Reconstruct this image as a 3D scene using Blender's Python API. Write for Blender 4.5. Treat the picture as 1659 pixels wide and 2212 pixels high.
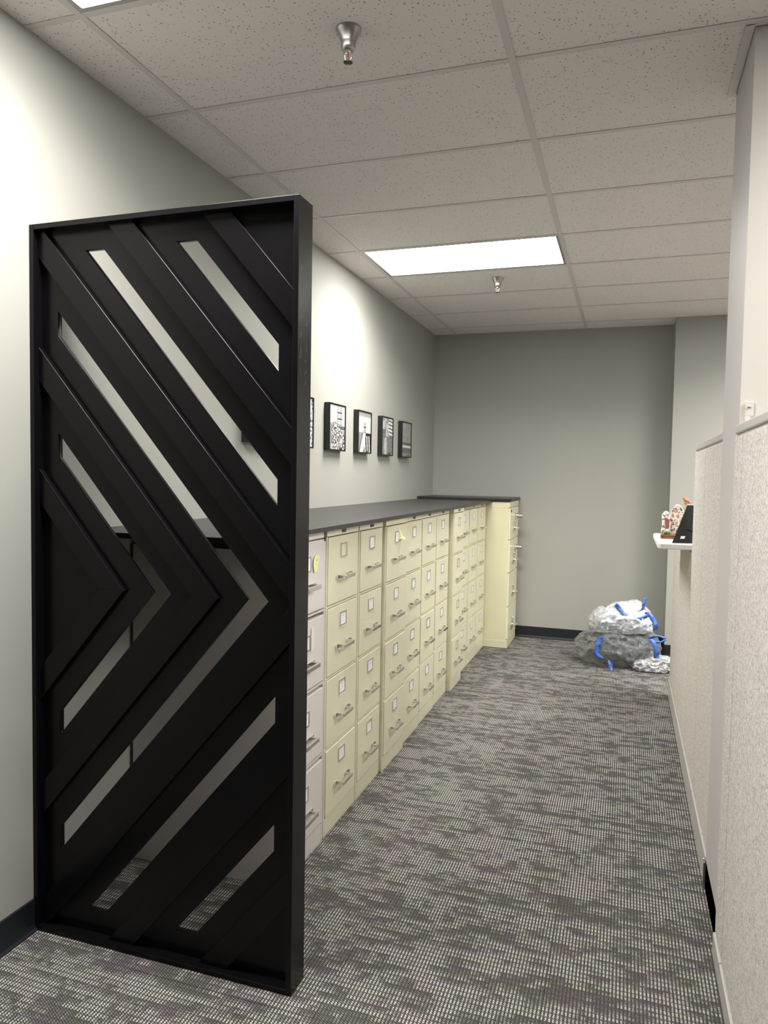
import bpy, bmesh, math, random
from mathutils import Vector, Matrix, noise

# ------------------------------------------------------------------ clear
for o in list(bpy.data.objects):
    bpy.data.objects.remove(o, do_unlink=True)
S = bpy.context.scene
COL = S.collection
random.seed(7)

# ------------------------------------------------------------------ camera
F_PX, YAW, PITCH, ROLL, CAM_H = 1582.36, 0.3195, -0.0504, 0.0172, 1.5355
fw = Vector((-math.sin(YAW)*math.cos(PITCH), math.cos(YAW)*math.cos(PITCH), math.sin(PITCH)))
rt = Vector((math.cos(YAW), math.sin(YAW), 0)); up = rt.cross(fw)
r2 = rt*math.cos(ROLL)+up*math.sin(ROLL); u2 = up*math.cos(ROLL)-rt*math.sin(ROLL)
cd = bpy.data.cameras.new('camera'); cam = bpy.data.objects.new('camera', cd); COL.objects.link(cam)
cd.sensor_fit = 'HORIZONTAL'; cd.sensor_width = 36.0; cd.lens = F_PX/1659*36.0
cd.clip_start = 0.02; cd.clip_end = 60
M = Matrix((r2, u2, -fw)).transposed().to_4x4(); M.translation = Vector((0, 0, CAM_H))
cam.matrix_world = M
S.camera = cam

# ------------------------------------------------------------------ world, exposure
w = bpy.data.worlds.new('world'); S.world = w; w.use_nodes = True
bg = w.node_tree.nodes['Background']; bg.inputs[0].default_value = (1.0, .97, .93, 1); bg.inputs[1].default_value = 0.10
S.view_settings.view_transform = 'Standard'
S.view_settings.look = 'None'
S.view_settings.gamma = 1.0
S.view_settings.use_curve_mapping = False
S.view_settings.exposure = 0.90

# ------------------------------------------------------------------ ceiling lamps' numbers (used by the fixture builder)
LENS_GLOW = 8.5
LAMP_POWER = 23.0
LAMP_SPREAD = math.radians(150)
LAMP_COL = (1.0, .98, .935)

# ------------------------------------------------------------------ helpers
def tag(o, label=None, cat=None, group=None, kind=None):
    if label: o['label'] = label
    if cat: o['category'] = cat
    if group: o['group'] = group
    if kind: o['kind'] = kind
    return o
def link(name, me, mats, parent=None):
    o = bpy.data.objects.new(name, me); COL.objects.link(o)
    if not isinstance(mats, (list, tuple)): mats = [mats]
    if len(me.materials) == 0:
        for m in mats: me.materials.append(m)
    if parent is not None: o.parent = parent
    return o
def empty(name, loc=(0, 0, 0), rz=0.0):
    o = bpy.data.objects.new(name, None); COL.objects.link(o); o.location = loc
    o.rotation_euler = (0, 0, rz); o.empty_display_size = .1
    return o
class MB:
    """collects shapes into one mesh"""
    def __init__(s): s.v = []; s.f = []; s.m = []; s.sm = []
    def add(s, vs, fs, mi=0, smooth=False):
        n = len(s.v); s.v += [tuple(p) for p in vs]
        for q in fs: s.f.append([i+n for i in q]); s.m.append(mi); s.sm.append(smooth)
    def box(s, x0, x1, y0, y1, z0, z1, bev=0.0, mi=0):
        if bev <= 0:
            vs = [(x, y, z) for x in (x0, x1) for y in (y0, y1) for z in (z0, z1)]
            fs = [(0, 1, 3, 2), (4, 6, 7, 5), (0, 4, 5, 1), (2, 3, 7, 6), (0, 2, 6, 4), (1, 5, 7, 3)]
            s.add(vs, fs, mi); return
        bm = bmesh.new(); bmesh.ops.create_cube(bm, size=1)
        for v in bm.verts:
            v.co = Vector((x0+(v.co.x+.5)*(x1-x0), y0+(v.co.y+.5)*(y1-y0), z0+(v.co.z+.5)*(z1-z0)))
        bmesh.ops.bevel(bm, geom=list(bm.edges), offset=bev, segments=2, affect='EDGES', profile=.5)
        bm.verts.index_update()
        s.add([v.co[:] for v in bm.verts], [[v.index for v in f.verts] for f in bm.faces], mi); bm.free()
    def prism(s, pts, axis, a, b, mi=0):
        """pts: 2-D outline (convex); extruded along axis from a to b"""
        def P(p, t):
            return (t, p[0], p[1]) if axis == 'x' else (p[0], t, p[1]) if axis == 'y' else (p[0], p[1], t)
        n = len(pts); vs = [P(p, a) for p in pts]+[P(p, b) for p in pts]
        fs = [tuple(range(n))[::-1], tuple(range(n, 2*n))]+[(i, (i+1) % n, n+(i+1) % n, n+i) for i in range(n)]
        s.add(vs, fs, mi)
    def lathe(s, prof, c=(0, 0, 0), n=24, axis='z', mi=0, smooth=True):
        vs = []; fs = []
        for r, h in prof:
            for k in range(n):
                a = 2*math.pi*k/n; p = (r*math.cos(a), r*math.sin(a), h)
                if axis == 'x': p = (p[2], p[0], p[1])
                if axis == 'y': p = (p[0], p[2], p[1])
                vs.append((p[0]+c[0], p[1]+c[1], p[2]+c[2]))
        m = len(prof)
        for i in range(m-1):
            for k in range(n):
                fs.append((i*n+k, i*n+(k+1) % n, (i+1)*n+(k+1) % n, (i+1)*n+k))
        fs.append(tuple(range(n))[::-1]); fs.append(tuple(range((m-1)*n, m*n)))
        s.add(vs, fs, mi, smooth)
    def tube(s, pts, r, n=8, mi=0):
        pts = [Vector(p) for p in pts]; vs = []; fs = []
        for i, p in enumerate(pts):
            d = (pts[min(i+1, len(pts)-1)]-pts[max(i-1, 0)]).normalized()
            a = d.orthogonal() if abs(d.z) > .9 else Vector((0, 0, 1)).cross(d)
            a.normalize(); b = d.cross(a)
            for k in range(n):
                t = 2*math.pi*k/n; vs.append(p+a*r*math.cos(t)+b*r*math.sin(t))
        for i in range(len(pts)-1):
            for k in range(n):
                fs.append((i*n+k, i*n+(k+1) % n, (i+1)*n+(k+1) % n, (i+1)*n+k))
        fs.append(tuple(range(n))[::-1]); fs.append(tuple(range((len(pts)-1)*n, len(pts)*n)))
        s.add(vs, fs, mi, True)
    def mesh(s, name):
        me = bpy.data.meshes.new(name); me.from_pydata(s.v, [], s.f)
        me.polygons.foreach_set('material_index', s.m)
        me.polygons.foreach_set('use_smooth', s.sm)
        bm = bmesh.new(); bm.from_mesh(me); bmesh.ops.recalc_face_normals(bm, faces=bm.faces); bm.to_mesh(me); bm.free()
        return me
    def build(s, name, mats, parent=None): return link(name, s.mesh(name), mats, parent)
def struct(o): o['kind'] = 'structure'; return o
def dup_tree(o, parent=None):
    c = o.copy(); COL.objects.link(c); c.parent = parent
    for ch in list(o.children): dup_tree(ch, c)
    return c

# ------------------------------------------------------------------ materials
class NT:
    def __init__(s, name):
        s.mat = bpy.data.materials.new(name); s.mat.use_nodes = True; s.t = s.mat.node_tree
        s.p = s.t.nodes['Principled BSDF']
    def n(s, kind, **kw):
        nd = s.t.nodes.new(kind)
        for k, v in kw.items(): setattr(nd, k, v)
        return nd
    def l(s, a, b): s.t.links.new(a, b)
    def math(s, op, a, b=None, c=None, clamp=False):
        nd = s.n('ShaderNodeMath', operation=op); nd.use_clamp = clamp
        for i, x in enumerate((a, b, c)):
            if x is None: continue
            if isinstance(x, (int, float)): nd.inputs[i].default_value = x
            else: s.l(x, nd.inputs[i])
        return nd.outputs[0]
    def ramp(s, x, a, b, lo=0.0, hi=1.0):
        nd = s.n('ShaderNodeMapRange', interpolation_type='SMOOTHSTEP')
        s.l(x, nd.inputs[0])
        for i, v in enumerate((a, b, lo, hi)): nd.inputs[i+1].default_value = v
        return nd.outputs[0]
    def mix(s, f, a, b):
        nd = s.n('ShaderNodeMix', data_type='RGBA')
        if isinstance(f, (int, float)): nd.inputs[0].default_value = f
        else: s.l(f, nd.inputs[0])
        for i, x in ((6, a), (7, b)):
            if isinstance(x, tuple): nd.inputs[i].default_value = (*x[:3], 1)
            else: s.l(x, nd.inputs[i])
        return nd.outputs[2]
    def pos(s, scale=(1, 1, 1)):
        g = s.n('ShaderNodeNewGeometry'); m = s.n('ShaderNodeVectorMath', operation='MULTIPLY')
        s.l(g.outputs['Position'], m.inputs[0]); m.inputs[1].default_value = scale
        return m.outputs[0]
    def noise(s, vec, scale, detail=2.0, rough=.5):
        nd = s.n('ShaderNodeTexNoise'); s.l(vec, nd.inputs['Vector'])
        nd.inputs['Scale'].default_value = scale; nd.inputs['Detail'].default_value = detail
        nd.inputs['Roughness'].default_value = rough
        return nd.outputs[0]
    def bump(s, h, strength=.3, dist=.001):
        b = s.n('ShaderNodeBump'); b.inputs['Strength'].default_value = strength; b.inputs['Distance'].default_value = dist
        s.l(h, b.inputs['Height']); s.l(b.outputs[0], s.p.inputs['Normal'])
def simple(name, col, rough=.5, metal=0.0, var=.04, vs=6.0, bump=0.0, bs=200.0, spec=None, coat=0.0):
    m = NT(name); c = tuple(col)
    n1 = m.noise(m.pos(), vs, 3)
    m.l(m.mix(m.ramp(n1, .3, .7), tuple(x*(1-var) for x in c), tuple(min(1, x*(1+var)) for x in c)), m.p.inputs['Base Color'])
    m.p.inputs['Roughness'].default_value = rough; m.p.inputs['Metallic'].default_value = metal
    if spec is not None: m.p.inputs['Specular IOR Level'].default_value = spec
    if coat: m.p.inputs['Coat Weight'].default_value = coat; m.p.inputs['Coat Roughness'].default_value = .15
    if bump: m.bump(m.noise(m.pos(), bs, 2), bump, .0006)
    return m.mat
WALL = simple('wall_paint', (.366, .362, .330), .62, var=.012, vs=2.0, bump=.12, bs=260)
WHITEWALL = simple('pale_wall_paint', (.66, .635, .585), .6, var=.01, bump=.15, bs=220)
COLPAINT = simple('column_paint', (.50, .48, .465), .5, var=.01, bump=.1, bs=240)
GRID = simple('grid_metal', (.64, .61, .60), .45, var=.01)
BASE = simple('black_rubber', (.010, .012, .017), .42, var=.1, bump=.1, bs=60)
BLACK = simple('black_lacquer', (.0035, .0032, .0040), .27, var=.12, vs=3, bump=.05, bs=90, spec=.22)
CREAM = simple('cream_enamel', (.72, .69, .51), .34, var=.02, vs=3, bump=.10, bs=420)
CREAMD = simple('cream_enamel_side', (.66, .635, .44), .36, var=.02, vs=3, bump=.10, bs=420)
PINK = simple('grey_enamel', (.68, .63, .61), .34, var=.02, vs=3, bump=.10, bs=420)
CHROME = simple('brushed_chrome', (.80, .79, .76), .20, 1.0, var=.03)
ALU = simple('satin_aluminium', (.46, .45, .43), .35, 1.0, var=.04)
DARKM = simple('dark_metal', (.06, .055, .05), .4, .6)
CARD = simple('white_card', (.86, .86, .86), .6, var=.01)
INK = simple('grey_ink', (.50, .50, .51), .7)
YEL = simple('yellow_paper', (.80, .78, .40), .7, var=.02)
BADGE = simple('dark_badge', (.03, .028, .025), .35)
LAM = NT('counter_laminate')
_n = LAM.noise(LAM.pos((30, 3, 3)), 3, 4)
LAM.l(LAM.mix(LAM.ramp(_n, .3, .7), (.020, .020, .021), (.028, .028, .028)), LAM.p.inputs['Base Color'])
LAM.p.inputs['Roughness'].default_value = .36
LAM.bump(LAM.noise(LAM.pos(), 500, 2), .06, .0005)
LAM = LAM.mat
WHLAM = simple('white_laminate', (.72, .72, .70), .35, var=.01)
RED = simple('red_glass', (.35, .03, .02), .2)
WOOD = simple('varnished_wood', (.24, .10, .035), .4, var=.3, vs=40)
ORANGE = simple('orange_ceramic', (.50, .20, .06), .3, var=.4, vs=60)
GREEN = simple('green_glaze', (.05, .22, .05), .3, var=.4, vs=90)
PLASTK = simple('black_plastic', (.008, .010, .012), .35)
def fabric():
    m = NT('panel_fabric'); p = m.pos()
    a = m.noise(p, 210, 2, .6); b = m.noise(p, 90, 3, .6); c = m.noise(p, 14, 2)
    k = m.math('ADD', m.math('MULTIPLY', a, .6), m.math('MULTIPLY', b, .4))
    col = m.mix(m.ramp(k, .36, .60), (.34, .325, .30), (.68, .655, .61))
    col = m.mix(m.ramp(c, .35, .65, 0, .25), col, (.54, .50, .49))
    m.l(col, m.p.inputs['Base Color']); m.p.inputs['Roughness'].default_value = .95
    m.p.inputs['Specular IOR Level'].default_value = .1
    m.bump(k, .6, .0025)
    return m.mat
FABRIC = fabric()
TRIM = simple('painted_trim', (.46, .445, .42), .4, var=.015)
def ceil_tile():
    m = NT('ceiling_tile'); p = m.pos()
    wv = m.n('ShaderNodeTexNoise'); m.l(p, wv.inputs['Vector']); wv.inputs['Scale'].default_value = 45
    sc = m.n('ShaderNodeVectorMath', operation='SCALE'); m.l(wv.outputs['Color'], sc.inputs[0]); sc.inputs['Scale'].default_value = .018
    ad = m.n('ShaderNodeVectorMath', operation='ADD'); m.l(p, ad.inputs[0]); m.l(sc.outputs[0], ad.inputs[1])
    vo = m.n('ShaderNodeTexVoronoi'); m.l(ad.outputs[0], vo.inputs['Vector']); vo.inputs['Scale'].default_value = 78
    spots = m.ramp(vo.outputs['Distance'], .13, .24, 1, 0)
    spots = m.math('MULTIPLY', spots, m.ramp(m.noise(p, 30, 2), .34, .50))
    fine = m.ramp(m.noise(p, 330, 2, .6), .58, .72)
    mask = m.math('MAXIMUM', spots, m.math('MULTIPLY', fine, .28), clamp=True)
    m.l(m.mix(mask, (.80, .765, .735), (.27, .25, .235)), m.p.inputs['Base Color'])
    m.p.inputs['Roughness'].default_value = .9
    m.bump(m.math('SUBTRACT', 1.0, mask), .5, .0015)
    return m.mat
TILE = ceil_tile()
def carpet():
    m = NT('carpet_weave'); p = m.pos()
    sp = m.n('ShaderNodeSeparateXYZ'); m.l(p, sp.inputs[0]); X, Y = sp.outputs[0], sp.outputs[1]
    RIB, ROW = .0108, .0205
    # blocky yarn pattern: coordinates snapped to the rib / row grid
    sx = m.math('SNAP', X, RIB*2); sy = m.math('SNAP', Y, ROW)
    cv = m.n('ShaderNodeCombineXYZ'); m.l(sx, cv.inputs[0]); m.l(sy, cv.inputs[1])
    def sc(vec, s):
        q = m.n('ShaderNodeVectorMath', operation='MULTIPLY'); m.l(vec, q.inputs[0]); q.inputs[1].default_value = s; return q.outputs[0]
    n1 = m.noise(sc(cv.outputs[0], (9.5, 30, 1)), 1.0, 3, .65)
    n2 = m.noise(sc(cv.outputs[0], (3.2, 9, 1)), 1.0, 2)
    n3 = m.noise(sc(cv.outputs[0], (4.0, 15, 1)), 1.3, 2)
    lev = m.math('ADD', m.math('MULTIPLY', n1, .72), m.math('MULTIPLY', n2, .28))
    wn = m.n('ShaderNodeTexWhiteNoise', noise_dimensions='2D')
    cw = m.n('ShaderNodeCombineXYZ'); m.l(m.math('SNAP', X, RIB), cw.inputs[0]); m.l(m.math('SNAP', Y, ROW*.5), cw.inputs[1]); m.l(cw.outputs[0], wn.inputs[0])
    wr = m.n('ShaderNodeTexWhiteNoise', noise_dimensions='1D'); m.l(m.math('SNAP', Y, ROW), wr.inputs['W'])
    lev = m.math('ADD', lev, m.math('MULTIPLY', m.math('SUBTRACT', wn.outputs[0], .5), .07))
    lev = m.math('ADD', lev, m.math('MULTIPLY', m.math('SUBTRACT', wr.outputs[0], .5), .075))
    light = m.ramp(lev, .435, .545)                       # where the pale yarn shows
    # ribs and loops
    wob = m.math('MULTIPLY', m.noise(p, 130, 2), 1.8)
    rib = m.math('SINE', m.math('ADD', m.math('MULTIPLY', X, 2*math.pi/RIB), wob))
    rib = m.ramp(rib, -.45, .45)
    loop = m.math('SINE', m.math('ADD', m.math('ADD', m.math('MULTIPLY', Y, 2*math.pi/.0072), m.math('MULTIPLY', X, 2*math.pi/.0125)), m.math('MULTIPLY', wob, 1.5)))
    loop = m.ramp(loop, -.9, .5, .30, 1)
    dash = m.ramp(m.math('SINE', m.math('MULTIPLY', Y, 2*math.pi/ROW)), -.95, -.3, .25, 1)
    fine = m.ramp(m.noise(p, 420, 2, .7), .33, .66, .35, 1)
    yarn = m.math('MULTIPLY', m.math('MULTIPLY', rib, loop), m.math('MULTIPLY', dash, fine))
    mid = m.mix(m.ramp(n3, .42, .6), (.120, .124, .102), (.140, .118, .132))
    ground = m.mix(m.math('MULTIPLY', loop, fine), (.014, .013, .013), mid)
    a = m.math('MULTIPLY', yarn, m.math('ADD', m.math('MULTIPLY', light, .84), .16))
    col = m.mix(a, ground, m.mix(n2, (.98, .97, .86), (.97, .95, .90)))
    m.l(col, m.p.inputs['Base Color']); m.p.inputs['Roughness'].default_value = .97
    m.p.inputs['Specular IOR Level'].default_value = .05
    m.bump(m.math('MULTIPLY', yarn, 1.0), .7, .003)
    return m.mat
CARPET = carpet()
def lens():
    m = NT('lamp_lens'); m.t.nodes.remove(m.p)
    e = m.n('ShaderNodeEmission'); e.inputs[0].default_value = (*LAMP_COL, 1); e.inputs[1].default_value = LENS_GLOW
    m.l(e.outputs[0], m.t.nodes['Material Output'].inputs[0]); return m.mat
LENS = lens()
def plastic(name, tint, transp, rough=.12, bs=.9):
    m = NT(name); out = m.t.nodes['Material Output']
    m.p.inputs['Base Color'].default_value = (*tint, 1); m.p.inputs['Roughness'].default_value = rough
    m.p.inputs['Coat Weight'].default_value = .5; m.p.inputs['Coat Roughness'].default_value = .08
    tr = m.n('ShaderNodeBsdfTransparent'); tr.inputs[0].default_value = (.93, .94, .95, 1)
    ms = m.n('ShaderNodeMixShader')
    lw = m.n('ShaderNodeLayerWeight'); lw.inputs[0].default_value = .35
    nz = m.noise(m.pos(), 28, 3)
    f = m.math('ADD', m.math('MULTIPLY', lw.outputs['Facing'], .55), m.math('MULTIPLY', m.ramp(nz, .35, .65), .25))
    f = m.math('ADD', f, 1-transp-.25, clamp=True)
    m.l(f, ms.inputs[0]); m.l(tr.outputs[0], ms.inputs[1]); m.l(m.p.outputs[0], ms.inputs[2]); m.l(ms.outputs[0], out.inputs[0])
    m.bump(m.noise(m.pos(), 30, 3, .55), bs, .02)
    return m.mat
BAGCLEAR = plastic('clear_plastic', (.30, .31, .31), .64, .06, 1.0)
BAGWHITE = plastic('white_film', (.80, .83, .92), .12, .12, .45)
BAGLOOSE = plastic('loose_film', (.62, .62, .63), .38, .12, .6)
RIBBON = simple('blue_film', (.045, .12, .42), .3, var=.6, vs=22)
def vcol():
    m = NT('printed_canvas'); a = m.n('ShaderNodeVertexColor'); a.layer_name = 'Col'
    m.l(a.outputs[0], m.p.inputs['Base Color']); m.p.inputs['Roughness'].default_value = .55; return m.mat
CANVAS = vcol()

# ------------------------------------------------------------------ room numbers
XL, YB, ZC = -1.833, 7.0735, 2.915
XR, YF = 4.47, -2.99
X1, Y0, T = -1.6252, 2.4996, .6096
YB2, X5 = 6.7505, .352
YC1, YC2, XC = 2.534, 2.945, .3266

# ------------------------------------------------------------------ floor of carpet tiles
fl = MB(); fl.box(XL-.1, XR+.1, YF-.1, YB+.1, -.12, -.006)
floor = struct(fl.build('floor', simple('floor_screed', (.03, .03, .03), .9)))
fm = MB(); g = .0005; fm.box(g, T-g, g, T-g, -.006, 0.0)
fme = fm.mesh('carpet_tile'); fme.materials.append(CARPET)
ix0 = -.185-3*T; iy0 = YF-.05
nx = int((XR-ix0)/T)+1; ny = int((YB-iy0)/T)+1
for i in range(nx):
    for j in range(ny):
        o = bpy.data.objects.new('carpet_tile', fme); COL.objects.link(o); o.parent = floor
        o.location = (ix0+i*T, iy0+j*T, -.0006*((i*7+j*13) % 3)*.5)
# ------------------------------------------------------------------ walls
def wall(name, x0, x1, y0, y1, z0=0, z1=ZC+.25, mat=WALL):
    b = MB(); b.box(x0, x1, y0, y1, z0-.05, z1); return struct(b.build(name, mat))
wall('wall_left', XL-.12, XL, YF-.12, YB+.12)
wall('wall_back', XL, X5, YB, YB+.12)
wall('wall_back', X5, XR+.12, YB2, YB+.12)
wall('wall_front', XL, XR+.12, YF-.12, YF)
wall('wall_right', XR, XR+.12, YF, YB2)
wall('wall_column', XC, .95, YC1, YC2, mat=COLPAINT)
b = MB(); b.box(XC+.0004, .95, YC1-.004, YC1+.001, 0, ZC-.001)
struct(b.build('wall_column_face', WHITEWALL))
def cove(name, pts, h=.108, th=.006):
    """black cove base with a toe; pts: polyline on the floor, room on the left-hand side"""
    m = MB()
    for (a, b2) in zip(pts[:-1], pts[1:]):
        a = Vector((*a, 0)); b2 = Vector((*b2, 0)); d = (b2-a).normalized(); n = Vector((-d.y, d.x, 0))
        prof = [(0, 0), (.016, 0), (.016, .004), (.010, .010), (th, .022), (th, h-.002), (th-.002, h), (0, h)]
        vs = []
        for q in (a, b2):
            for (o, z) in prof: vs.append(q+n*o+Vector((0, 0, z)))
        k = len(prof)
        fs = [tuple(range(k)), tuple(range(k, 2*k))[::-1]]+[(i, (i+1) % k, k+(i+1) % k, k+i) for i in range(k)]
        m.add(vs, fs)
    return struct(m.build(name, BASE))
cove('baseboard_left', [(XL, YB), (XL, YF)])
cove('baseboard_back', [(X5, YB), (XL, YB)])
cove('baseboard_back', [(XR, YB2), (X5, YB2), (X5, YB)])
cove('baseboard_right', [(XC, YC1), (XC, YC2)][::-1])
cove('baseboard_front', [(XL, YF), (XR, YF)])

# ------------------------------------------------------------------ ceiling: deck, grid bars, tiles
cb = MB(); cb.box(XL-.1, XR+.1, YF-.1, YB+.1, ZC+.22, ZC+.3)
ceiling = struct(cb.build('ceiling', simple('deck', (.2, .2, .2), .9)))
xs = [XL, X1]+[X1+2*T*k for k in (1, 2, 3, 4, 5)]
rows = list(range(-9, 8)); ys = [Y0+T*i for i in rows]+[YB]
BW = .012
for k, x in enumerate(xs[1:-1]):
    m = MB(); m.box(x-BW, x+BW, YF, YB if x < X5 else YB2, ZC, ZC+.002); m.box(x-.001, x+.001, YF, YB if x < X5 else YB2, ZC+.002, ZC+.038)
    m.build('grid_bar', GRID, ceiling)
for i, y in enumerate(ys[:-1]):
    for c in range(len(xs)-1):
        if y > YB2 and xs[c] > X5: continue
        xa = xs[c]+(BW if c else 0); xb = xs[c+1]-BW
        m = MB()
        m.box(xa, xb, y-BW, y+BW, ZC+.0005, ZC+.0022); m.box(xa, xb, y-.001, y+.001, ZC+.0022, ZC+.038)
        m.build('grid_bar', GRID, ceiling)
FIX = [(1, 3), (1, -2), (3, -1), (3, 4), (4, 2), (4, 5)]    # (column of the grid, row index) of the lamps; last four unseen, added by guess to light right side and back wall
tile_me = {}
for c in range(len(xs)-1):
    for i in range(len(ys)-1):
        if (c, rows[i]) in FIX: continue
        xa, xb, ya, yb = xs[c], xs[c+1], ys[i], ys[i+1]
        if xa > X5+.3 and ya > YB2: continue
        key = (round(xb-xa, 3), round(yb-ya, 3))
        if key not in tile_me:
            m = MB(); e = .0035
            m.box(e if c else 0, xb-xa-e, e, yb-ya-e, .0030, .018)
            tile_me[key] = m.mesh('ceiling_tile'); tile_me[key].materials.append(TILE)
        o = bpy.data.objects.new('ceiling_tile', tile_me[key]); COL.objects.link(o); o.parent = ceiling
        o.location = (xa, ya, ZC)
# wall angle beside the column
m = MB(); m.box(XC-.030, XC-.004, YC1-.02, YC2+.005, ZC-.003, ZC-.0005, 0)
struct(m.build('trim_1', GRID))

# ------------------------------------------------------------------ recessed lamps (troffers)
def troffer(c, r, label, seen=True):
    xa, xb = xs[c]+BW, xs[c+1]-BW; ya, yb = Y0+T*r+BW, Y0+T*(r+1)-BW
    cx, cy = (xa+xb)/2, (ya+yb)/2
    t = empty('ceiling_light', (cx, cy, ZC)); tag(t, label, 'light', 'recessed ceiling lights')
    hx, hy = (xb-xa)/2, (yb-ya)/2; fr = .016
    f = MB()
    for (a, b2, c2, d) in ((-hx, hx, -hy, -hy+fr), (-hx, hx, hy-fr, hy), (-hx, -hx+fr, -hy+fr, hy-fr), (hx-fr, hx, -hy+fr, hy-fr)):
        f.box(a, b2, c2, d, .0015, .010, .0015)
    f.build('frame', ALU, t)
    h = MB(); h.box(-hx+.002, hx-.002, -hy+.002, hy-.002, .014, .11); h.build('housing', GRID, t)
    l = MB(); l.box(-hx+fr, hx-fr, -hy+fr, hy-fr, .006, .011); l.build('lens', LENS, t)
    ld = bpy.data.lights.new('lamp', 'AREA'); ld.shape = 'RECTANGLE'; ld.size = 2*(hx-fr)-.26; ld.size_y = 2*(hy-fr)-.01
    ld.energy = LAMP_POWER; ld.spread = LAMP_SPREAD; ld.color = LAMP_COL
    lo = bpy.data.objects.new('lamp', ld); COL.objects.link(lo); lo.parent = t; lo.location = (0, 0, .0045)
    return t
LAB = ['lit recessed ceiling light over the far end of the cabinets', 'lit ceiling light above the black screen, cut by the top edge of the photo',
       'unseen recessed ceiling light added at a guessed spot over the cubicles on the near right', 'unseen recessed ceiling light added at a guessed spot over the cubicles beyond the column',
       'unseen recessed ceiling light added at a guessed spot over the middle of the cubicle area', 'unseen recessed ceiling light added at a guessed spot over the far right of the cubicle area']
for (c, r), lb in zip(FIX, LAB): troffer(c, r, lb)

# ------------------------------------------------------------------ sprinklers
def sprinkler(x, y, label, red):
    t = empty('fire_sprinkler', (x, y, ZC)); tag(t, label, 'sprinkler')
    m = MB(); m.lathe([(.001, .004), (.040, .004), (.0405, 0), (.038, -.003), (.0235, -.036), (.0235, -.038), (.0225, -.050), (.0205, -.058), (.016, -.062), (.001, -.062)], n=32)
    m.build('escutcheon', ALU, t)
    b = MB(); b.lathe([(.001, -.055), (.0105, -.055), (.0105, -.066), (.007, -.070), (.001, -.070)], n=6, smooth=False)
    b.build('valve_body', CHROME, t)
    a = MB()
    for s in (-1, 1):
        a.tube([(s*.0085, 0, -.064), (s*.0115, 0, -.072), (s*.0105, 0, -.086), (s*.006, 0, -.092), (0, 0, -.094)], .0018, 8)
    a.build('yoke', CHROME, t)
    v = MB(); v.lathe([(.001, -.068), (.0022, -.070), (.0022, -.087), (.001, -.090)], n=10); v.build('glass_bulb', red, t)
    d = MB(); n = 16; d.lathe([(.001, -.094), (.007, -.094), (.007, -.0955), (.001, -.0955)], n=16)
    for k in range(n):
        an = 2*math.pi*k/n; c, s2 = math.cos(an), math.sin(an); w2 = .0014
        d.add([(.006*c-w2*s2, .006*s2+w2*c, -.0942), (.006*c+w2*s2, .006*s2-w2*c, -.0942), (.0145*c+w2*s2, .0145*s2-w2*c, -.0962), (.0145*c-w2*s2, .0145*s2+w2*c, -.0962),
               (.006*c-w2*s2, .006*s2+w2*c, -.0955), (.006*c+w2*s2, .006*s2-w2*c, -.0955), (.0145*c+w2*s2, .0145*s2-w2*c, -.0975), (.0145*c-w2*s2, .0145*s2+w2*c, -.0975)],
              [(0, 1, 2, 3), (7, 6, 5, 4), (0, 4, 5, 1), (1, 5, 6, 2), (2, 6, 7, 3), (3, 7, 4, 0)])
    d.build('deflector', DARKM, t)
sprinkler(-.868, 2.190, 'larger, nearer chrome fire sprinkler with a red bulb near the top of the photo', RED)
sprinkler(-.900, 5.150, 'small far chrome fire sprinkler just beyond the lit ceiling light', CHROME)

# ------------------------------------------------------------------ black chevron screen
SX0, SX1, SY0, SY1, SH, BT = -1.8325, -.8895, 1.8924, 1.9852, 2.3115, .0165
scr = empty('privacy_screen', ((SX0+SX1)/2, (SY0+SY1)/2, 0)); tag(scr, 'tall black wooden screen of chevron slats standing against the left wall', 'screen')
ox, oy = (SX0+SX1)/2, (SY0+SY1)/2
def sbuild(mb, name):
    mb.v = [(x-ox, y-oy, z) for x, y, z in mb.v]; return mb.build(name, BLACK, scr)
for (a, b2, c, d) in ((SX0, SX0+BT, 0, SH), (SX1-BT, SX1, 0, SH), (SX0+BT, SX1-BT, SH-BT, SH), (SX0+BT, SX1-BT, 0.001, BT)):
    m = MB(); m.box(a, b2, SY0, SY1, c, d, .0012); sbuild(m, 'frame_board')
IX0, IX1, IZ0, IZ1 = SX0+BT, SX1-BT, BT, SH-BT
CZ, CM = 1.157, 1.165
def clip(poly, x0, x1, z0, z1):
    def cl(P, f):
        out = []
        for i in range(len(P)):
            a, b2 = P[i], P[(i+1) % len(P)]; fa, fb = f(a), f(b2)
            if fa >= 0: out.append(a)
            if (fa >= 0) != (fb >= 0):
                t = fa/(fa-fb); out.append((a[0]+(b2[0]-a[0])*t, a[1]+(b2[1]-a[1])*t))
        return out
    for f in (lambda p: p[0]-x0, lambda p: x1-p[0], lambda p: p[1]-z0, lambda p: z1-p[1]):
        poly = cl(poly, f)
        if not poly: return []
    return poly
def arm(xo, xi, s, rect):
    """arm of a chevron between the lines with apexes xo (outer) and xi (inner); s = +1 upper, -1 lower"""
    far = -4.0
    P = [(xo, CZ), (far, CZ+s*CM*(xo-far)), (far, CZ+s*CM*(xi-far)), (xi, CZ)]
    q = clip(P, *rect); out = []
    for p in q:
        if not out or (abs(p[0]-out[-1][0])+abs(p[1]-out[-1][1])) > 1e-5: out.append(p)
    return out
YP0, YP1, YS0 = 1.9300, 1.9480, 1.9125
for k in range(5):
    xo = -1.491+.3372*k
    for s in (1, -1):
        P = arm(xo, xo-.092, s, (IX0, IX1, IZ0, IZ1))
        if len(P) < 3: continue
        m = MB(); m.prism(P, 'y', YS0, YP0-.0002); o = sbuild(m, 'slat')
        bv = o.modifiers.new('bevel', 'BEVEL'); bv.width = .0008; bv.segments = 1
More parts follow.
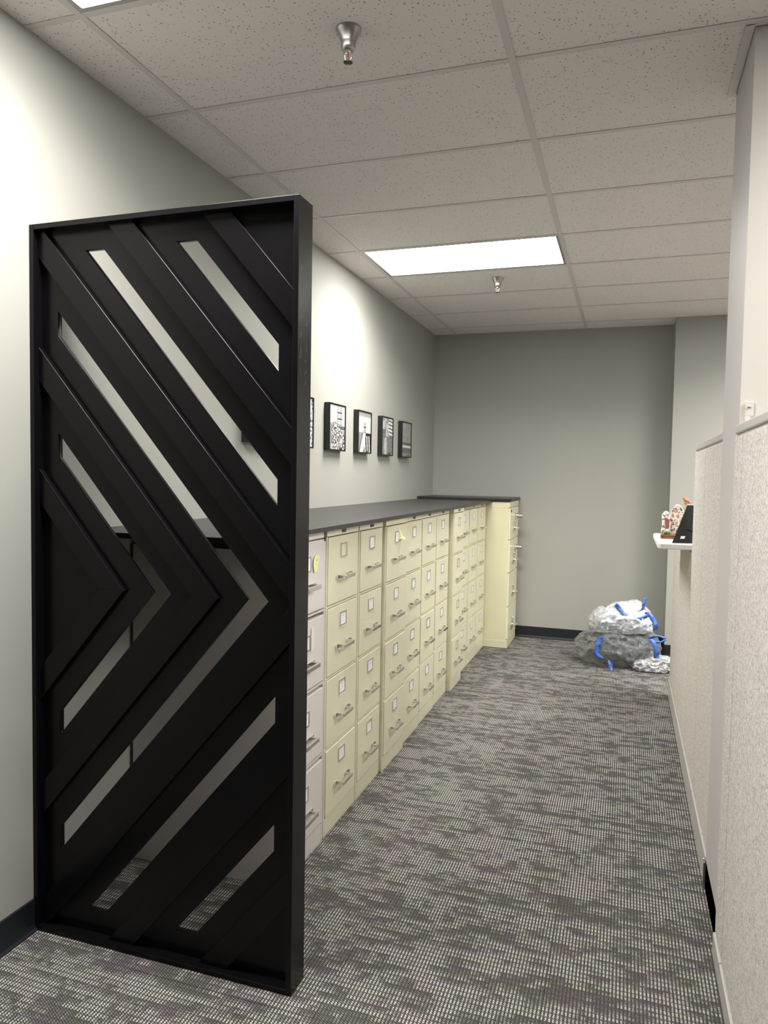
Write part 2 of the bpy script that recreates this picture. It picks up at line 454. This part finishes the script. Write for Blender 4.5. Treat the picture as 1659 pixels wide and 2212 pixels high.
# panel with the cut slots
cu = bpy.data.curves.new('panel_outline', 'CURVE'); cu.dimensions = '2D'; cu.fill_mode = 'BOTH'; cu.extrude = (YP1-YP0)/2
def spl(P):
    s = cu.splines.new('POLY'); s.points.add(len(P)-1)
    for q, p in zip(s.points, P): q.co = (p[0], p[1], 0, 1)
    s.use_cyclic_u = True
spl([(IX0, IZ0), (IX1, IZ0), (IX1, IZ1), (IX0, IZ1)])
HR = (-1.754, -.967, .090, 2.228)
for k in range(4):
    xo = -1.327+.3345*k; xi = xo-.069
    if k < 2:
        l = HR[0]
        spl([(l, CZ+CM*(xo-l)), (xo, CZ), (l, CZ-CM*(xo-l)), (l, CZ-CM*(xi-l)), (xi, CZ), (l, CZ+CM*(xi-l))])
    else:
        for s in (1, -1): spl(arm(xo, xi, s, HR))
cob = bpy.data.objects.new('panel_outline', cu); COL.objects.link(cob)
dg = bpy.context.evaluated_depsgraph_get(); me = bpy.data.meshes.new_from_object(cob.evaluated_get(dg))
bpy.data.objects.remove(cob, do_unlink=True); bpy.data.curves.remove(cu)
for v in me.vertices: v.co = Vector((v.co.x-ox, (YP0+YP1)/2+v.co.z-oy, v.co.y))
bm = bmesh.new(); bm.from_mesh(me); bmesh.ops.remove_doubles(bm, verts=bm.verts, dist=1e-5); bmesh.ops.recalc_face_normals(bm, faces=bm.faces)
bm.to_mesh(me); bm.free(); me.name = 'panel'; me.materials.clear(); me.materials.append(BLACK)
link('panel', me, BLACK, scr)
# scuffs on the right edge board
m = MB()
for k in range(26):
    z = random.uniform(1.78, 2.12); y = random.choice((1.912, 1.948))+random.uniform(-.006, .006)
    h = random.uniform(.004, .02); wd = random.uniform(.0004, .0010)
    m.box(SX1-.0005, SX1+.0003, y, y+wd, z, z+h)
sc_ = sbuild(m, 'paint_scuff'); sc_.data.materials.clear(); sc_['kind'] = 'stuff'
bpy.data.objects['paint_scuff'].data.materials.append(simple('scuffed_paint', (.16, .165, .16), .5))

# ------------------------------------------------------------------ filing cabinets
DZ = [(1.271, .986), (.970, .684), (.668, .382), (.366, .084)]
_cache = {}
def shared(key, fn, mats):
    if key not in _cache:
        me = fn().mesh(key[0])
        for q in (mats if isinstance(mats, (list, tuple)) else [mats]): me.materials.append(q)
        _cache[key] = me
    return _cache[key]
def put(name, me, parent, loc=(0, 0, 0)):
    o = bpy.data.objects.new(name, me); COL.objects.link(o); o.parent = parent; o.location = loc; return o
def body_mesh(w, depth, top, hollow):
    m = MB(); h = w/2
    if hollow:
        m.box(-depth, -.050, -h, h, 0.0, 1.252, .002); m.box(-.05, -.001, -h+.001, h-.001, 1.276, top, .0015)
    else:
        m.box(-depth, -.050, -h, h, 0.0, top, .002); m.box(-.052, -.001, -h+.001, h-.001, 1.276, top-.001, .0015)
    sw = .011
    m.box(-.052, -.003, -h, -h+sw, .002, 1.274, .001); m.box(-.052, -.003, h-sw, h, .002, 1.274, .001)
    for zr in (.978, .676, .374):
        m.box(-.052, -.0035, -h+sw, h-sw, zr-.0045, zr+.0045, .0008)
    m.box(-.052, -.003, -h+sw+.002, h-sw-.002, .002, .079, .001)
    return m
def drawer_mesh(w, h):
    m = MB(); m.box(-.024, 0, -w/2, w/2, 0, h, .0022); return m
def handle_mesh(kind):
    m = MB()
    if kind == 'wide':      # grey cabinet: one broad bar
        m.box(.030, .038, -.062, .062, -.009, .009, .002)
        for s in (-1, 1): m.box(0, .032, s*.058-.004, s*.058+.004, -.007, .007, .001)
        m.box(0, .003, -.085, .085, -.009, .009, .001)
    else:
        m.box(.030, .036, -.056, .056, -.0075, .0075, .0015)
        for s in (-1, 1):
            m.box(.001, .034, s*.053-.003, s*.053+.003, -.007, .007, .001)
            m.box(0, .003, min(s*.053, s*.086), max(s*.053, s*.086), -.009, .009, .0008)
            m.box(.0, .010, s*.084-.003, s*.084+.003, -.009, .009, .0008)
    return m
def holder_mesh():
    m = MB(); a, b2, t2 = .037, .031, .0055
    m.box(0, .0035, -a, a, b2-t2, b2, .0006); m.box(0, .0035, -a, a, -b2, -b2+t2, .0006)
    m.box(0, .0035, -a, -a+t2, -b2+t2, b2-t2, .0006); m.box(0, .0035, a-t2, a, -b2+t2, b2-t2, .0006)
    return m
def card_mesh(v):
    m = MB(); top, bot = (.024, -.024)
    if v == 1: top, bot = .012, -.040
    if v == 2: top, bot = .018, -.036
    if v == 3:
        m.prism([(-.029, .006), (.029, .022), (.029, -.044), (-.010, -.030)], 'x', .0005, .0016)
    else: m.box(.0005, .0016, -.029, .029, bot, top)
    for (y0, y1, z) in ((-.012, .012, .010), (-.006, .006, -.002), (-.012, .010, -.012)):
        m.box(.0016, .0018, y0, y1, z-.0012, z+.0012, 0, 1)
    return m
def cabinet(yc, w, xf, mat, label, cards, hollow=False, kind='std', badge='mid', depth=None):
    wid = w-.009
    t = empty('filing_cabinet', (xf, yc, 0)); tag(t, label, 'cabinet', 'four-drawer filing cabinets under the counter')
    depth = depth or (xf-XL-.016)
    mk = mat.name
    put('body', shared(('body', mk, round(wid, 3), round(depth, 3), hollow), lambda: body_mesh(wid, depth, 1.3045, hollow), mat), t)
    dw = wid-.032
    for i, (zt, zb) in enumerate(DZ):
        if kind == 'grey': zb += .002; zt -= .010 if i else 0
        d = put('drawer', shared(('drawer', mk, round(dw, 3), round(zt-zb, 3)), lambda: drawer_mesh(dw, zt-zb), mat), t, (random.uniform(-.0012, .0012), 0, zb))
        hm = shared(('handle', 'wide' if kind == 'grey' else 'std'), lambda: handle_mesh('wide' if kind == 'grey' else 'std'), CHROME)
        tz = zt-zb
        put('handle', hm, d, (0, 0, tz-.176))
        lz = tz-.062 if kind != 'grey' else tz-.088
        put('label_holder', shared(('label_holder',), holder_mesh, ALU if kind != 'grey' else CHROME), d, (0, 0, lz))
        if cards[i] >= 0:
            put('label_card', shared(('label_card', cards[i]), lambda: card_mesh(cards[i]), [CARD, INK]), d, (0, 0, lz))
    if badge:
        b2 = MB(); b2.box(-.001, .002, -.022, .022, -.007, .007, .001)
        me2 = shared(('badge',), lambda: b2, BADGE)
        put('badge', me2, t, (0, 0 if badge == 'mid' else w/2-.022, 1.291))
    return t
c0 = cabinet(2.580, .392, -1.163, PINK, 'pinkish grey filing cabinet at the near end, half hidden by the black screen', [0, 0, 0, 0], hollow=True, kind='grey', badge=None)
# dark lock plate at the top right corner of the grey cabinet
m = MB(); m.box(-.002, .001, .168, .186, 1.262, 1.300, .001, 0); m.build('lock_plate', DARKM, c0)
cabinet(2.973, .384, -1.165, CREAM, 'cream filing cabinet beside the grey one, its top label frame empty', [-1, 2, 1, 0])
cabinet(3.3425, .351, -1.165, CREAM, 'cream filing cabinet two from the grey one, all four labels filled', [0, 0, 0, 1])
c3 = cabinet(3.716, .386, -1.153, CREAM, 'cream filing cabinet with a small yellow note beside its top label', [0, 0, 0, 0], badge=None)
cabinet(4.093, .362, -1.167, CREAM, 'cream filing cabinet with torn cards hanging below its top two labels', [3, 3, 0, 2])
cabinet(4.464, .374, -1.172, CREAM, 'cream filing cabinet with a crooked card on its third drawer, fifth beyond the grey one', [2, 2, 3, 0])
cabinet(4.845, .380, -1.178, CREAM, 'cream filing cabinet in the recess just before the cabinet that juts forward', [2, 0, 0, 0])
cabinet(5.215, .350, -1.148, CREAM, 'cream filing cabinet jutting forward of its neighbours, label frames empty', [-1, -1, -1, -1])
cabinet(5.590, .390, -1.190, CREAM, 'cream filing cabinet partly hidden behind the jutting one', [0, 0, 0, 0])
cabinet(5.962, .345, -1.190, CREAM, 'cream filing cabinet second from the turned end cabinet', [0, 0, 0, 0])
cabinet(6.322, .376, -1.190, CREAM, 'cream filing cabinet in the corner next to the turned end cabinet', [0, 0, 0, 0])
# notes
m = MB(); m.prism([(.058, -.040), (.098, -.034), (.112, .012), (.135, .052), (.100, .048), (.072, .055), (.046, .030), (.044, -.005)], 'x', .004, .0052)
m.box(.0052, .0056, .082, .100, .022, .030, 0, 1)
o = m.build('sticky_note', [YEL, INK]); o.location = (-1.163, 2.600, 1.175); o.scale = (1, .72, .72); tag(o, 'crumpled yellow note stuck on the top drawer of the grey cabinet', 'note')
m = MB(); m.box(.001, .002, .050, .078, -.045, .048)
o = m.build('tape_strip', [simple('aged_tape', (.75, .72, .62), .5)]); o.location = (-1.163, 2.575, .880); tag(o, 'pale strip of tape beside the second label of the grey cabinet', 'tape')
m = MB(); m.add([(.002, .040, .032), (.002, .048, .032), (.002, .040, -.020), (.028, .070, -.022), (.020, .105, -.020), (.004, .110, -.012), (.012, .060, -.005)],
                [(0, 2, 3, 6), (0, 6, 1), (6, 3, 4), (6, 4, 5), (1, 6, 5)])
o = m.build('sticky_note', [YEL]); o.location = (-1.153, 3.700, 1.215); tag(o, 'small folded yellow note curling off a cream cabinet', 'note')
# ---- turned cabinet at the far end
TX, TY0, TY1, TZ = -.975, 6.520, 7.040, 1.318
t = empty('filing_cabinet', (TX, (TY0+TY1)/2, 0)); tag(t, 'deeper cream filing cabinet turned sideways in the far corner, with shiny latches', 'cabinet', None)
h = (TY1-TY0)/2
m = MB(); m.box(XL+.016-TX, -.014, -h, h, 0, TZ, .003); m.box(XL+.03-TX, -.012, -h-.003, -h+.002, .004, .070, .001)
m.box(-.016, -.002, -h+.001, h-.001, 1.268, TZ-.001, .0015); m.box(-.016, -.003, -h+.008, h-.008, .002, .072, .001)
m.box(XL+.03-TX, -.012, -h-.002, -h+.001, 1.262, 1.268, .0008)
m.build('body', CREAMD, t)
for i, (zt, zb) in enumerate([(1.262, .980), (.970, .682), (.672, .378), (.368, .080)]):
    dm = drawer_mesh(2*h-.03, zt-zb); d = dm.build('drawer', CREAM, t); d.location = (0, 0, zb); tz = zt-zb
    k = MB()
    k.lathe([(.001, 0), (.016, 0), (.016, .008), (.009, .012), (.009, .030), (.013, .036), (.013, .044), (.001, .048)], c=(0, -.02, tz-.190), n=16, axis='x')
    k.box(.028, .044, -.10, .065, tz-.198, tz-.182, .004); k.box(.004, .014, -.028, -.012, tz-.19, tz-.130, .003)
    k.lathe([(.001, .0), (.010, .0), (.010, .014), (.001, .016)], c=(0, -.02, tz-.128), n=12, axis='x')
    k.build('latch', CHROME, d)
    if i < 2:
        q = MB(); q.lathe([(.001, 0), (.026, 0), (.026, .018), (.022, .022), (.022, .062), (.019, .066), (.001, .066)], c=(0, .06, tz-.082), n=24, axis='x')
        q.build('lock_knob', CHROME, d)
m = MB(); m.lathe([(.001, 0), (.012, 0), (.012, .004), (.001, .006)], c=(0, -h+.05, 1.235), n=14, axis='x'); m.build('key_lock', DARKM, t)

# ------------------------------------------------------------------ counters
m = MB(); m.box(XL+.001, -1.1385, 2.075, 6.512, 1.3052, 1.3242, .002)
tag(m.build('countertop', LAM), 'long dark grey countertop laid over the row of cabinets', 'countertop')
m = MB(); m.box(XL+.001, -.966, 6.500, 7.066, 1.3245, 1.3475, .002)
tag(m.build('countertop', LAM), 'short black-edged countertop on the turned corner cabinet', 'countertop')

# ------------------------------------------------------------------ pictures
def art(k, u, v):
    """u right 0..1, v up 0..1 -> grey level; loose ink sketches"""
    n1 = noise.fractal(Vector((u*5+k*9, v*5, k)), 1, 2, 4)*.5+.5
    n2 = noise.fractal(Vector((u*16, v*16, k*3+5)), 1, 2, 3)*.5+.5
    n3 = noise.noise(Vector((u*30, v*9, k*7)))*.5+.5
    if k in (0, 1):
        c = .86-.10*(n1 > .62)
        if v < .55+.1*n1 and u < .35: c = .50
        if .52 < u < .82 and .55 < v < .97:
            a = (u-.52)/.1 % 1; b2 = (v-.55)/.14 % 1
            if a < .24 or b2 < .18: c = .09
        if v < .55 and v > .45 and u > .55: c = .35-.2*n2
        if v < .45 and u > .5: c = .55
        r = math.hypot((u-.55)*1.2, v-.22)
        if v < .62-abs(u-.4)*.5 and u > .12: c = .05+.85*(n2 > .50) if n3 > .38 else .42
        if k == 0: c = .93 if n2 > .40 or v < .3 and u < .5 else .15
    elif k == 2:
        c = .80+.08*n1
        if v > .88: c = .55
        if v < .48 and u < .4: c = .50
        if .42 < u < .62 and .48 < v < .74:
            a = (u-.42)/.1 % 1; b2 = (v-.48)/.13 % 1
            c = .12 if (a < .25 or b2 < .2) else .75
        if v < .5-.02*u:
            l = .12+.55*v*1.0
            if l-.0 < u < l+.30-.15*v and u < .5+.2*v: c = .95
            elif u >= .45: c = .92 if math.sin(u*36+v*5) > .1 and v < .42 else .05
            elif u > l-.05: c = .10
    elif k == 3:
        c = .78-.25*(n1 > .55)
        if u > .62 and v > .5: c = .95 if math.sin(v*62+u*5) > -.55 else .10
        if v < .5: c = .30+.22*n2
        r = math.hypot((u-.33)*2.2, (v-.22)*1.0)
        if r < .30: c = .92 if abs(math.sin(math.atan2(v-.02, (u-.33)*2)*9)) > .5 else .3
        if v > .45 and v < .68 and u < .35: c = .20+.3*n2
    elif k == 4:
        c = .45+.25*n1 if v > .38 else .22+.25*n2
        if .26 < v < .33+.03*n1: c = .92
        if .33 < v < .42: c = .20+.2*n2
        if v < .10: c = .5
    else: c = .8*n2+.1
    c = max(.03, min(.95, c)); c = c**1.5*.62
    if v < .055 and .62 < u < .85 and n2 > .45: c = .04
    return c
PW, PH, PD = .278, .302, .040
PLAB = ['framed ink sketch hidden mostly behind the black screen', 'framed ink sketch just cut off by the right edge of the black screen', 'framed black and white sketch of a plant and a window grid, nearest fully seen',
        'framed sketch with white slanting bars at its lower right', 'framed sketch with dark stripes top right and a pale plant below', 'darkest grey framed landscape sketch, nearest the corner']
for n, yl in enumerate((3.254, 3.777, 4.302, 4.824, 5.349, 5.874)):
    t = empty('picture', (XL, yl+PW/2, 1.839)); tag(t, PLAB[n], 'picture', 'row of framed sketches on the left wall')
    f = MB(); a, c, th = PW/2, PH/2, .007
    f.box(.001, PD, -a, -a+th, -c, c, .0008); f.box(.001, PD, a-th, a, -c, c, .0008)
    f.box(.001, PD, -a+th, a-th, c-th, c, .0008); f.box(.001, PD, -a+th, a-th, -c, -c+th, .0008)
    f.box(.001, .006, -a+th, a-th, -c+th, c-th)
    f.build('frame', PLASTK, t)
    NU, NV = 64, 70; i0, i1, j0, j1 = -a+th+.002, a-th-.002, -c+th+.002, c-th-.002
    vs = []; fs = []; cols = []
    for j in range(NV+1):
        for i in range(NU+1): vs.append((PD-.006, i0+(i1-i0)*i/NU, j0+(j1-j0)*j/NV))
    for j in range(NV):
        for i in range(NU):
            q = j*(NU+1)+i; fs.append((q, q+1, q+NU+2, q+NU+1)); cols.append(art(max(n-1, 0) if n else 5, (i+.5)/NU, (j+.5)/NV))
    nb = len(vs); vs += [(.006, y, z) for y in (i0, i1) for z in (j0, j1)]
    fs += [(0, NU, nb+2, nb), ((NU+1)*NV, nb+1, nb+3, (NU+1)*(NV+1)-1), (0, nb, nb+1, (NU+1)*NV), (NU, (NU+1)*(NV+1)-1, nb+3, nb+2)]
    cols += [.5]*4
    me = bpy.data.meshes.new('canvas'); me.from_pydata(vs, [], fs)
    at = me.color_attributes.new('Col', 'FLOAT_COLOR', 'CORNER'); li = 0
    for p, cc in zip(me.polygons, cols):
        for _ in range(p.loop_total): at.data[li].color = (cc, cc, cc*.98, 1); li += 1
    link('canvas', me, CANVAS, t)

# ------------------------------------------------------------------ cubicle partitions (right side)
def partition(name_label, x, y0, y1, ztop, zb, cap=True, thick=.055, seam=None):
    t = empty('cubicle_panel', (x+thick/2, (y0+y1)/2, 0)); tag(t, name_label, 'partition', 'cubicle panels along the right side')
    yc = (y0+y1)/2; xc = x+thick/2
    def bx(name, mat, *a, bev=.002):
        q = MB(); q.box(a[0]-xc, a[1]-xc, a[2]-yc, a[3]-yc, a[4], a[5], bev); return q.build(name, mat, t)
    bx('core', TRIM, x+.006, x+thick-.006, y0+.001, y1-.001, .02, ztop-.004)
    bx('fabric_panel', FABRIC, x, x+.010, y0+.003, y1-.003, zb+.004, ztop-(.036 if cap else .006), bev=.003)
    bx('fabric_panel', FABRIC, x+thick-.010, x+thick, y0+.003, y1-.003, zb+.004, ztop-(.036 if cap else .006), bev=.003)
    if cap: bx('top_cap', TRIM, x-.001, x+thick+.001, y0, y1, ztop-.026, ztop, bev=.004)
    bx('base_trim', TRIM, x-.006, x+thick+.006, y0+.001, y1-.001, .004, zb, bev=.003)
    return t
PX = .330
partition('tall speckled cubicle panel between the column and the narrow seam', PX, 2.948, 3.565, 1.714, .118)
partition('tall speckled cubicle panel whose far edge stands beside the shelf', PX, 3.568, 4.100, 1.714, .118)
partition('low speckled cubicle panel under the white shelf', PX, 4.103, 5.540, 1.165, .118, cap=False)
XN = .316
nf = partition('narrow speckled filler panel between the column and the nearest large panel', XN, 2.365, 2.528, 1.708, .078)
partition('nearest large speckled cubicle panel at the right edge of the photo', XN, .60, 2.362, 1.708, .078)
# return walls of the cubicles so the right side is closed off
# bracket
t = empty('wall_bracket', (.350, YC1-.006, 1.760)); tag(t, 'small white metal bracket screwed to the wall above the near panel', 'bracket')
m = MB(); m.box(-.010, .014, -.004, 0, -.022, .022, .001); m.prism([(-.010, -.022), (.008, -.022), (-.002, -.062), (-.006, -.062)], 'y', -.004, -.001)
m.build('plate', WHITEWALL, t)
m = MB(); m.lathe([(.001, -.008), (.004, -.007), (.0045, -.004), (.001, -.003)], c=(.001, 0, .006), n=12, axis='y'); m.build('screw', ALU, t)
# dark gap hardware at the foot of the column panel
t = empty('panel_foot', (.322, 2.938, 0)); tag(t, 'small metal levelling foot at the end of the cubicle panel base, by the column', 'foot')
m = MB(); m.box(-.004, .02, -.004, .004, .0, .10, .001); m.build('strap', ALU, t)
m = MB(); m.lathe([(.001, 0), (.005, .001), (.005, .006), (.001, .007)], c=(-.006, 0, .112), n=10, axis='x'); m.build('screw', CHROME, t)

# ------------------------------------------------------------------ shelf and ornaments
def round_rect(x0, x1, y0, y1, r, n=6):
    P = []
    for cx, cy, a0 in ((x1-r, y1-r, 0), (x0+r, y1-r, 90), (x0+r, y0+r, 180), (x1-r, y0+r, 270)):
        for k in range(n+1):
            a = math.radians(a0+90*k/n); P.append((cx+r*math.cos(a), cy+r*math.sin(a)))
    return P
m = MB(); m.prism(round_rect(.165, .60, 4.125, 4.90, .03), 'z', 1.170, 1.200)
o = m.build('transaction_shelf', WHLAM); tag(o, 'white shelf with rounded corners on top of the low cubicle panel', 'shelf')
bv = o.modifiers.new('bevel', 'BEVEL'); bv.width = .006; bv.segments = 3; bv.limit_method = 'ANGLE'
# easel-back frame seen from behind
t = empty('photo_frame', (.31, 4.22, 1.2)); tag(t, 'black photo frame seen from behind, leaning on the white shelf', 'photo frame')
def quadbox(c, th, name, mat, parent):
    c = [Vector(p) for p in c]; n = (c[1]-c[0]).cross(c[3]-c[0]).normalized()*th
    m = MB(); m.add([*c, *[p+n for p in c]], [(0, 1, 2, 3), (7, 6, 5, 4), (0, 4, 5, 1), (1, 5, 6, 2), (2, 6, 7, 3), (3, 7, 4, 0)])
    o = m.build(name, mat, parent); return o
P0, P1 = Vector((-.070, -.040, .001)), Vector((.100, .010, .001)); upv = Vector((.074, .060, .204))
quadbox([P0, P1, P1+upv*.985, P0+upv*.985], -.010, 'back_board', PLASTK, t)
quadbox([P0+upv*.985, P1+upv*.985, P1+upv*1.02, P0+upv*1.02], -.012, 'top_rail', WHLAM, t)
e1 = (P1-P0).normalized(); nn = (P1-P0).cross(upv).normalized()
A = P0+e1*.030+upv*.11+nn*.001
quadbox([A, A+e1*.022, A+e1*.022+upv*.07, A+upv*.07], .001, 'sticker', CARD, t)
A = P0+e1*.050+upv*.34+nn*.002
quadbox([A, A+e1*.085-upv*.10, A+e1*.085-upv*.06, A+upv*.04], .004, 'strut', simple('black_strut', (.002, .002, .003), .5), t)
def speck(name, base, c1, c2, s=70):
    m = NT(name); p = m.pos()
    col = m.mix(m.ramp(m.noise(p, s, 2), .52, .60), base, c1); col = m.mix(m.ramp(m.noise(p, s*1.4, 2), .56, .62), col, c2)
    m.l(col, m.p.inputs['Base Color']); m.p.inputs['Roughness'].default_value = .2; return m.mat
GLZ = speck('painted_glaze', (.80, .76, .70), (.30, .10, .08), (.14, .12, .12), 85)
GLZ2 = speck('floral_glaze', (.80, .76, .70), (.50, .20, .10), (.10, .10, .12), 75)
SIGN = simple('maroon_paint', (.28, .09, .08), .4, var=.1)
t = empty('figurine', (.212, 4.50, 1.2)); tag(t, 'small white and red ornament with green leaves at its foot, on the shelf', 'figurine')
m = MB(); m.box(-.020, .075, -.045, .045, .0005, .013, .002); m.box(-.018, .073, -.042, .042, .015, .022, .002); m.build('wooden_base', WOOD, t)
m = MB(); m.lathe([(.001, .022), (.022, .022), (.024, .050), (.019, .075), (.021, .110), (.023, .128), (.018, .146), (.010, .155), (.001, .158)], c=(.005, 0, 0), n=18); m.build('figure', GLZ, t)
m = MB(); m.box(.002, .024, -.030, -.020, .060, .112, .002); m.build('front_plaque', SIGN, t)
m = MB()
for k in range(9):
    a = random.uniform(0, 6.28); rr = random.uniform(.012, .024)
    m.lathe([(.001, .0), (.007, .004), (.008, .010), (.001, .018)], c=(.002+rr*math.cos(a), rr*math.sin(a)-.006, .018+random.uniform(0, .012)), n=7)
m.build('leaves', GREEN, t)
t = empty('figurine', (.282, 4.56, 1.2)); tag(t, 'larger arched ornament with floral painting, half hidden behind the photo frame', 'figurine')
m = MB(); arch = [(-.040, 0), (.040, 0), (.040, .10)]+[(.040*math.cos(a), .11+.085*math.sin(a)) for a in [math.pi*k/12 for k in range(13)]]+[(-.040, .10)]
m.prism(arch, 'y', -.014, .014); o = m.build('figure', GLZ2, t); bv = o.modifiers.new('bevel', 'BEVEL'); bv.width = .005; bv.segments = 2
t = empty('figurine', (.342, 4.66, 1.182)); tag(t, 'orange brown ornament showing only its knobbly tip above the photo frame', 'figurine')
m = MB(); m.lathe([(.001, .0185), (.030, .0185), (.030, .026), (.010, .04), (.009, .15), (.012, .19), (.001, .212)], n=14)
for (dx, dz, rr) in ((-.020, .246, .008), (-.013, .236, .011), (-.003, .232, .012), (.009, .222, .012), (-.008, .218, .012)):
    m.lathe([(.001, -rr), (rr*.7, -rr*.7), (rr, 0), (rr*.7, rr*.7), (.001, rr)], c=(dx, 0, dz), n=10)
m.build('figure', ORANGE, t)

# ------------------------------------------------------------------ plastic bags
def blob(name, mat, parent, c, r, sub=5, amp=.12, freq=7.0, seed=0, fold=.5, flat=None, noz=None):
    bm = bmesh.new(); bmesh.ops.create_icosphere(bm, subdivisions=sub, radius=1.0)
    for v in bm.verts:
        d = v.co.normalized(); p = Vector((d.x*r[0], d.y*r[1], d.z*r[2]))
        q = p*freq+Vector((seed*3.1, seed*1.7, seed))
        n1 = noise.noise(q); n2 = 1-abs(noise.noise(q*2.3+Vector((5, 1, 2))))*2; n3 = 1-abs(noise.noise(q*5.1))*2
        k = 1+amp*(n1*1.2+fold*(n2*.5+n3*.28))
        p = Vector((p.x*k, p.y*k, p.z*k))+Vector(c)
        if p.z < .004: p.z = .004+.15*max(-.02, p.z)+.002*abs(n3)
        v.co = p
    me = bpy.data.meshes.new(name); bm.to_mesh(me); bm.free()
    for p in me.polygons: p.use_smooth = True
    return link(name, me, mat, parent)
def ribbon(name, parent, pts, wid=.022, wdir=(0, 0, 1), mat=RIBBON):
    pts = [Vector(p) for p in pts]; fine = []
    for i in range(len(pts)-1):
        p0 = pts[max(i-1, 0)]; p1 = pts[i]; p2 = pts[i+1]; p3 = pts[min(i+2, len(pts)-1)]
        for k in range(6):
            t2 = k/6; fine.append(.5*((2*p1)+(-p0+p2)*t2+(2*p0-5*p1+4*p2-p3)*t2*t2+(-p0+3*p1-3*p2+p3)*t2**3))
    fine.append(pts[-1]); wd = Vector(wdir).normalized(); m = MB(); vs = []; fs = []
    for i, p in enumerate(fine):
        a = wd*(wid*.5)*(1+.10*math.sin(i*.5)); nv = Vector((0, -.0012, 0)).lerp(Vector((.0012, -.0006, 0)), .5)
        tw = Vector((0, .0015*math.sin(i*.9), 0))
        vs += [p-a+tw, p+a-tw, p-a+tw+nv, p+a-tw+nv]
    for i in range(len(fine)-1):
        b2 = i*4; fs += [(b2, b2+1, b2+5, b2+4), (b2+2, b2+6, b2+7, b2+3), (b2, b2+4, b2+6, b2+2), (b2+1, b2+3, b2+7, b2+5)]
    e = (len(fine)-1)*4; fs += [(0, 2, 3, 1), (e, e+1, e+3, e+2)]
    m.add(vs, fs, 0, True); return m.build(name, mat, parent)
BX, BY = -.03, 6.36
t = empty('plastic_bag', (BX, BY, 0)); tag(t, 'large clear plastic bag puffed up on the carpet, bottom of the bag pile', 'bag', None)
blob('film', BAGCLEAR, t, (-.03, -.02, .150), (.275, .24, .165), 6, .12, 5.5, 1, 1.5)
blob('inner_film', BAGCLEAR, t, (.02, .0, .13), (.20, .17, .12), 5, .30, 8, 4, 1.0)
ribbon('drawstring', t, [(-.13, -.255, .27), (-.15, -.275, .20), (-.16, -.270, .13), (-.12, -.262, .09)], .040, (1, 0, .2))
ribbon('drawstring', t, [(-.055, -.262, .085), (-.05, -.29, .05), (-.045, -.31, .012)], .034, (1, 0, .1))
t = empty('plastic_bag', (BX+.02, BY, .28)); tag(t, 'crumpled white plastic bag with blue drawstrings on top of the pile', 'bag', None)
blob('film', BAGWHITE, t, (.035, -.03, .085), (.185, .17, .135), 6, .20, 8, 9, 1.1)
blob('crumpled_neck', BAGLOOSE, t, (-.14, .02, .06), (.115, .10, .10), 5, .22, 9, 12, 1.0)
blob('crumpled_neck', BAGLOOSE, t, (.06, .02, .17), (.13, .10, .07), 5, .30, 12, 15, 1.0)
ribbon('drawstring', t, [(-.05, -.13, .235), (-.01, -.175, .20), (.03, -.205, .15), (.04, -.215, .11)], .034, (.6, 0, .8))
ribbon('drawstring', t, [(.04, -.215, .135), (.08, -.215, .135), (.14, -.20, .145), (.20, -.16, .165)], .030, (0, 0, 1))
ribbon('drawstring', t, [(.12, -.14, .19), (.16, -.14, .21), (.168, -.13, .25), (.178, -.12, .30)], .024, (1, 0, .2))
ribbon('drawstring', t, [(.19, -.13, .19), (.235, -.14, .15), (.26, -.15, .10), (.262, -.15, .05)], .034, (.9, 0, .4))
t = empty('plastic_bag', (BX+.26, BY-.06, 0)); tag(t, 'flat crumpled clear plastic film spilling toward the cubicle panel, right of the bag pile', 'bag', None)
blob('film', BAGLOOSE, t, (.01, -.02, .045), (.155, .15, .062), 6, .35, 10, 21, 1.2)
blob('film_fold', BAGCLEAR, t, (-.035, .02, .14), (.095, .11, .12), 5, .25, 9, 25, 1.0)
ribbon('drawstring', t, [(-.03, -.10, .26), (.03, -.12, .29), (.085, -.11, .28), (.10, -.11, .265), (.055, -.13, .245), (.0, -.13, .25)], .018, (0, 0, 1))
ribbon('drawstring', t, [(-.015, -.13, .265), (.02, -.14, .22), (.03, -.15, .17), (.035, -.15, .12)], .036, (1, 0, .15))
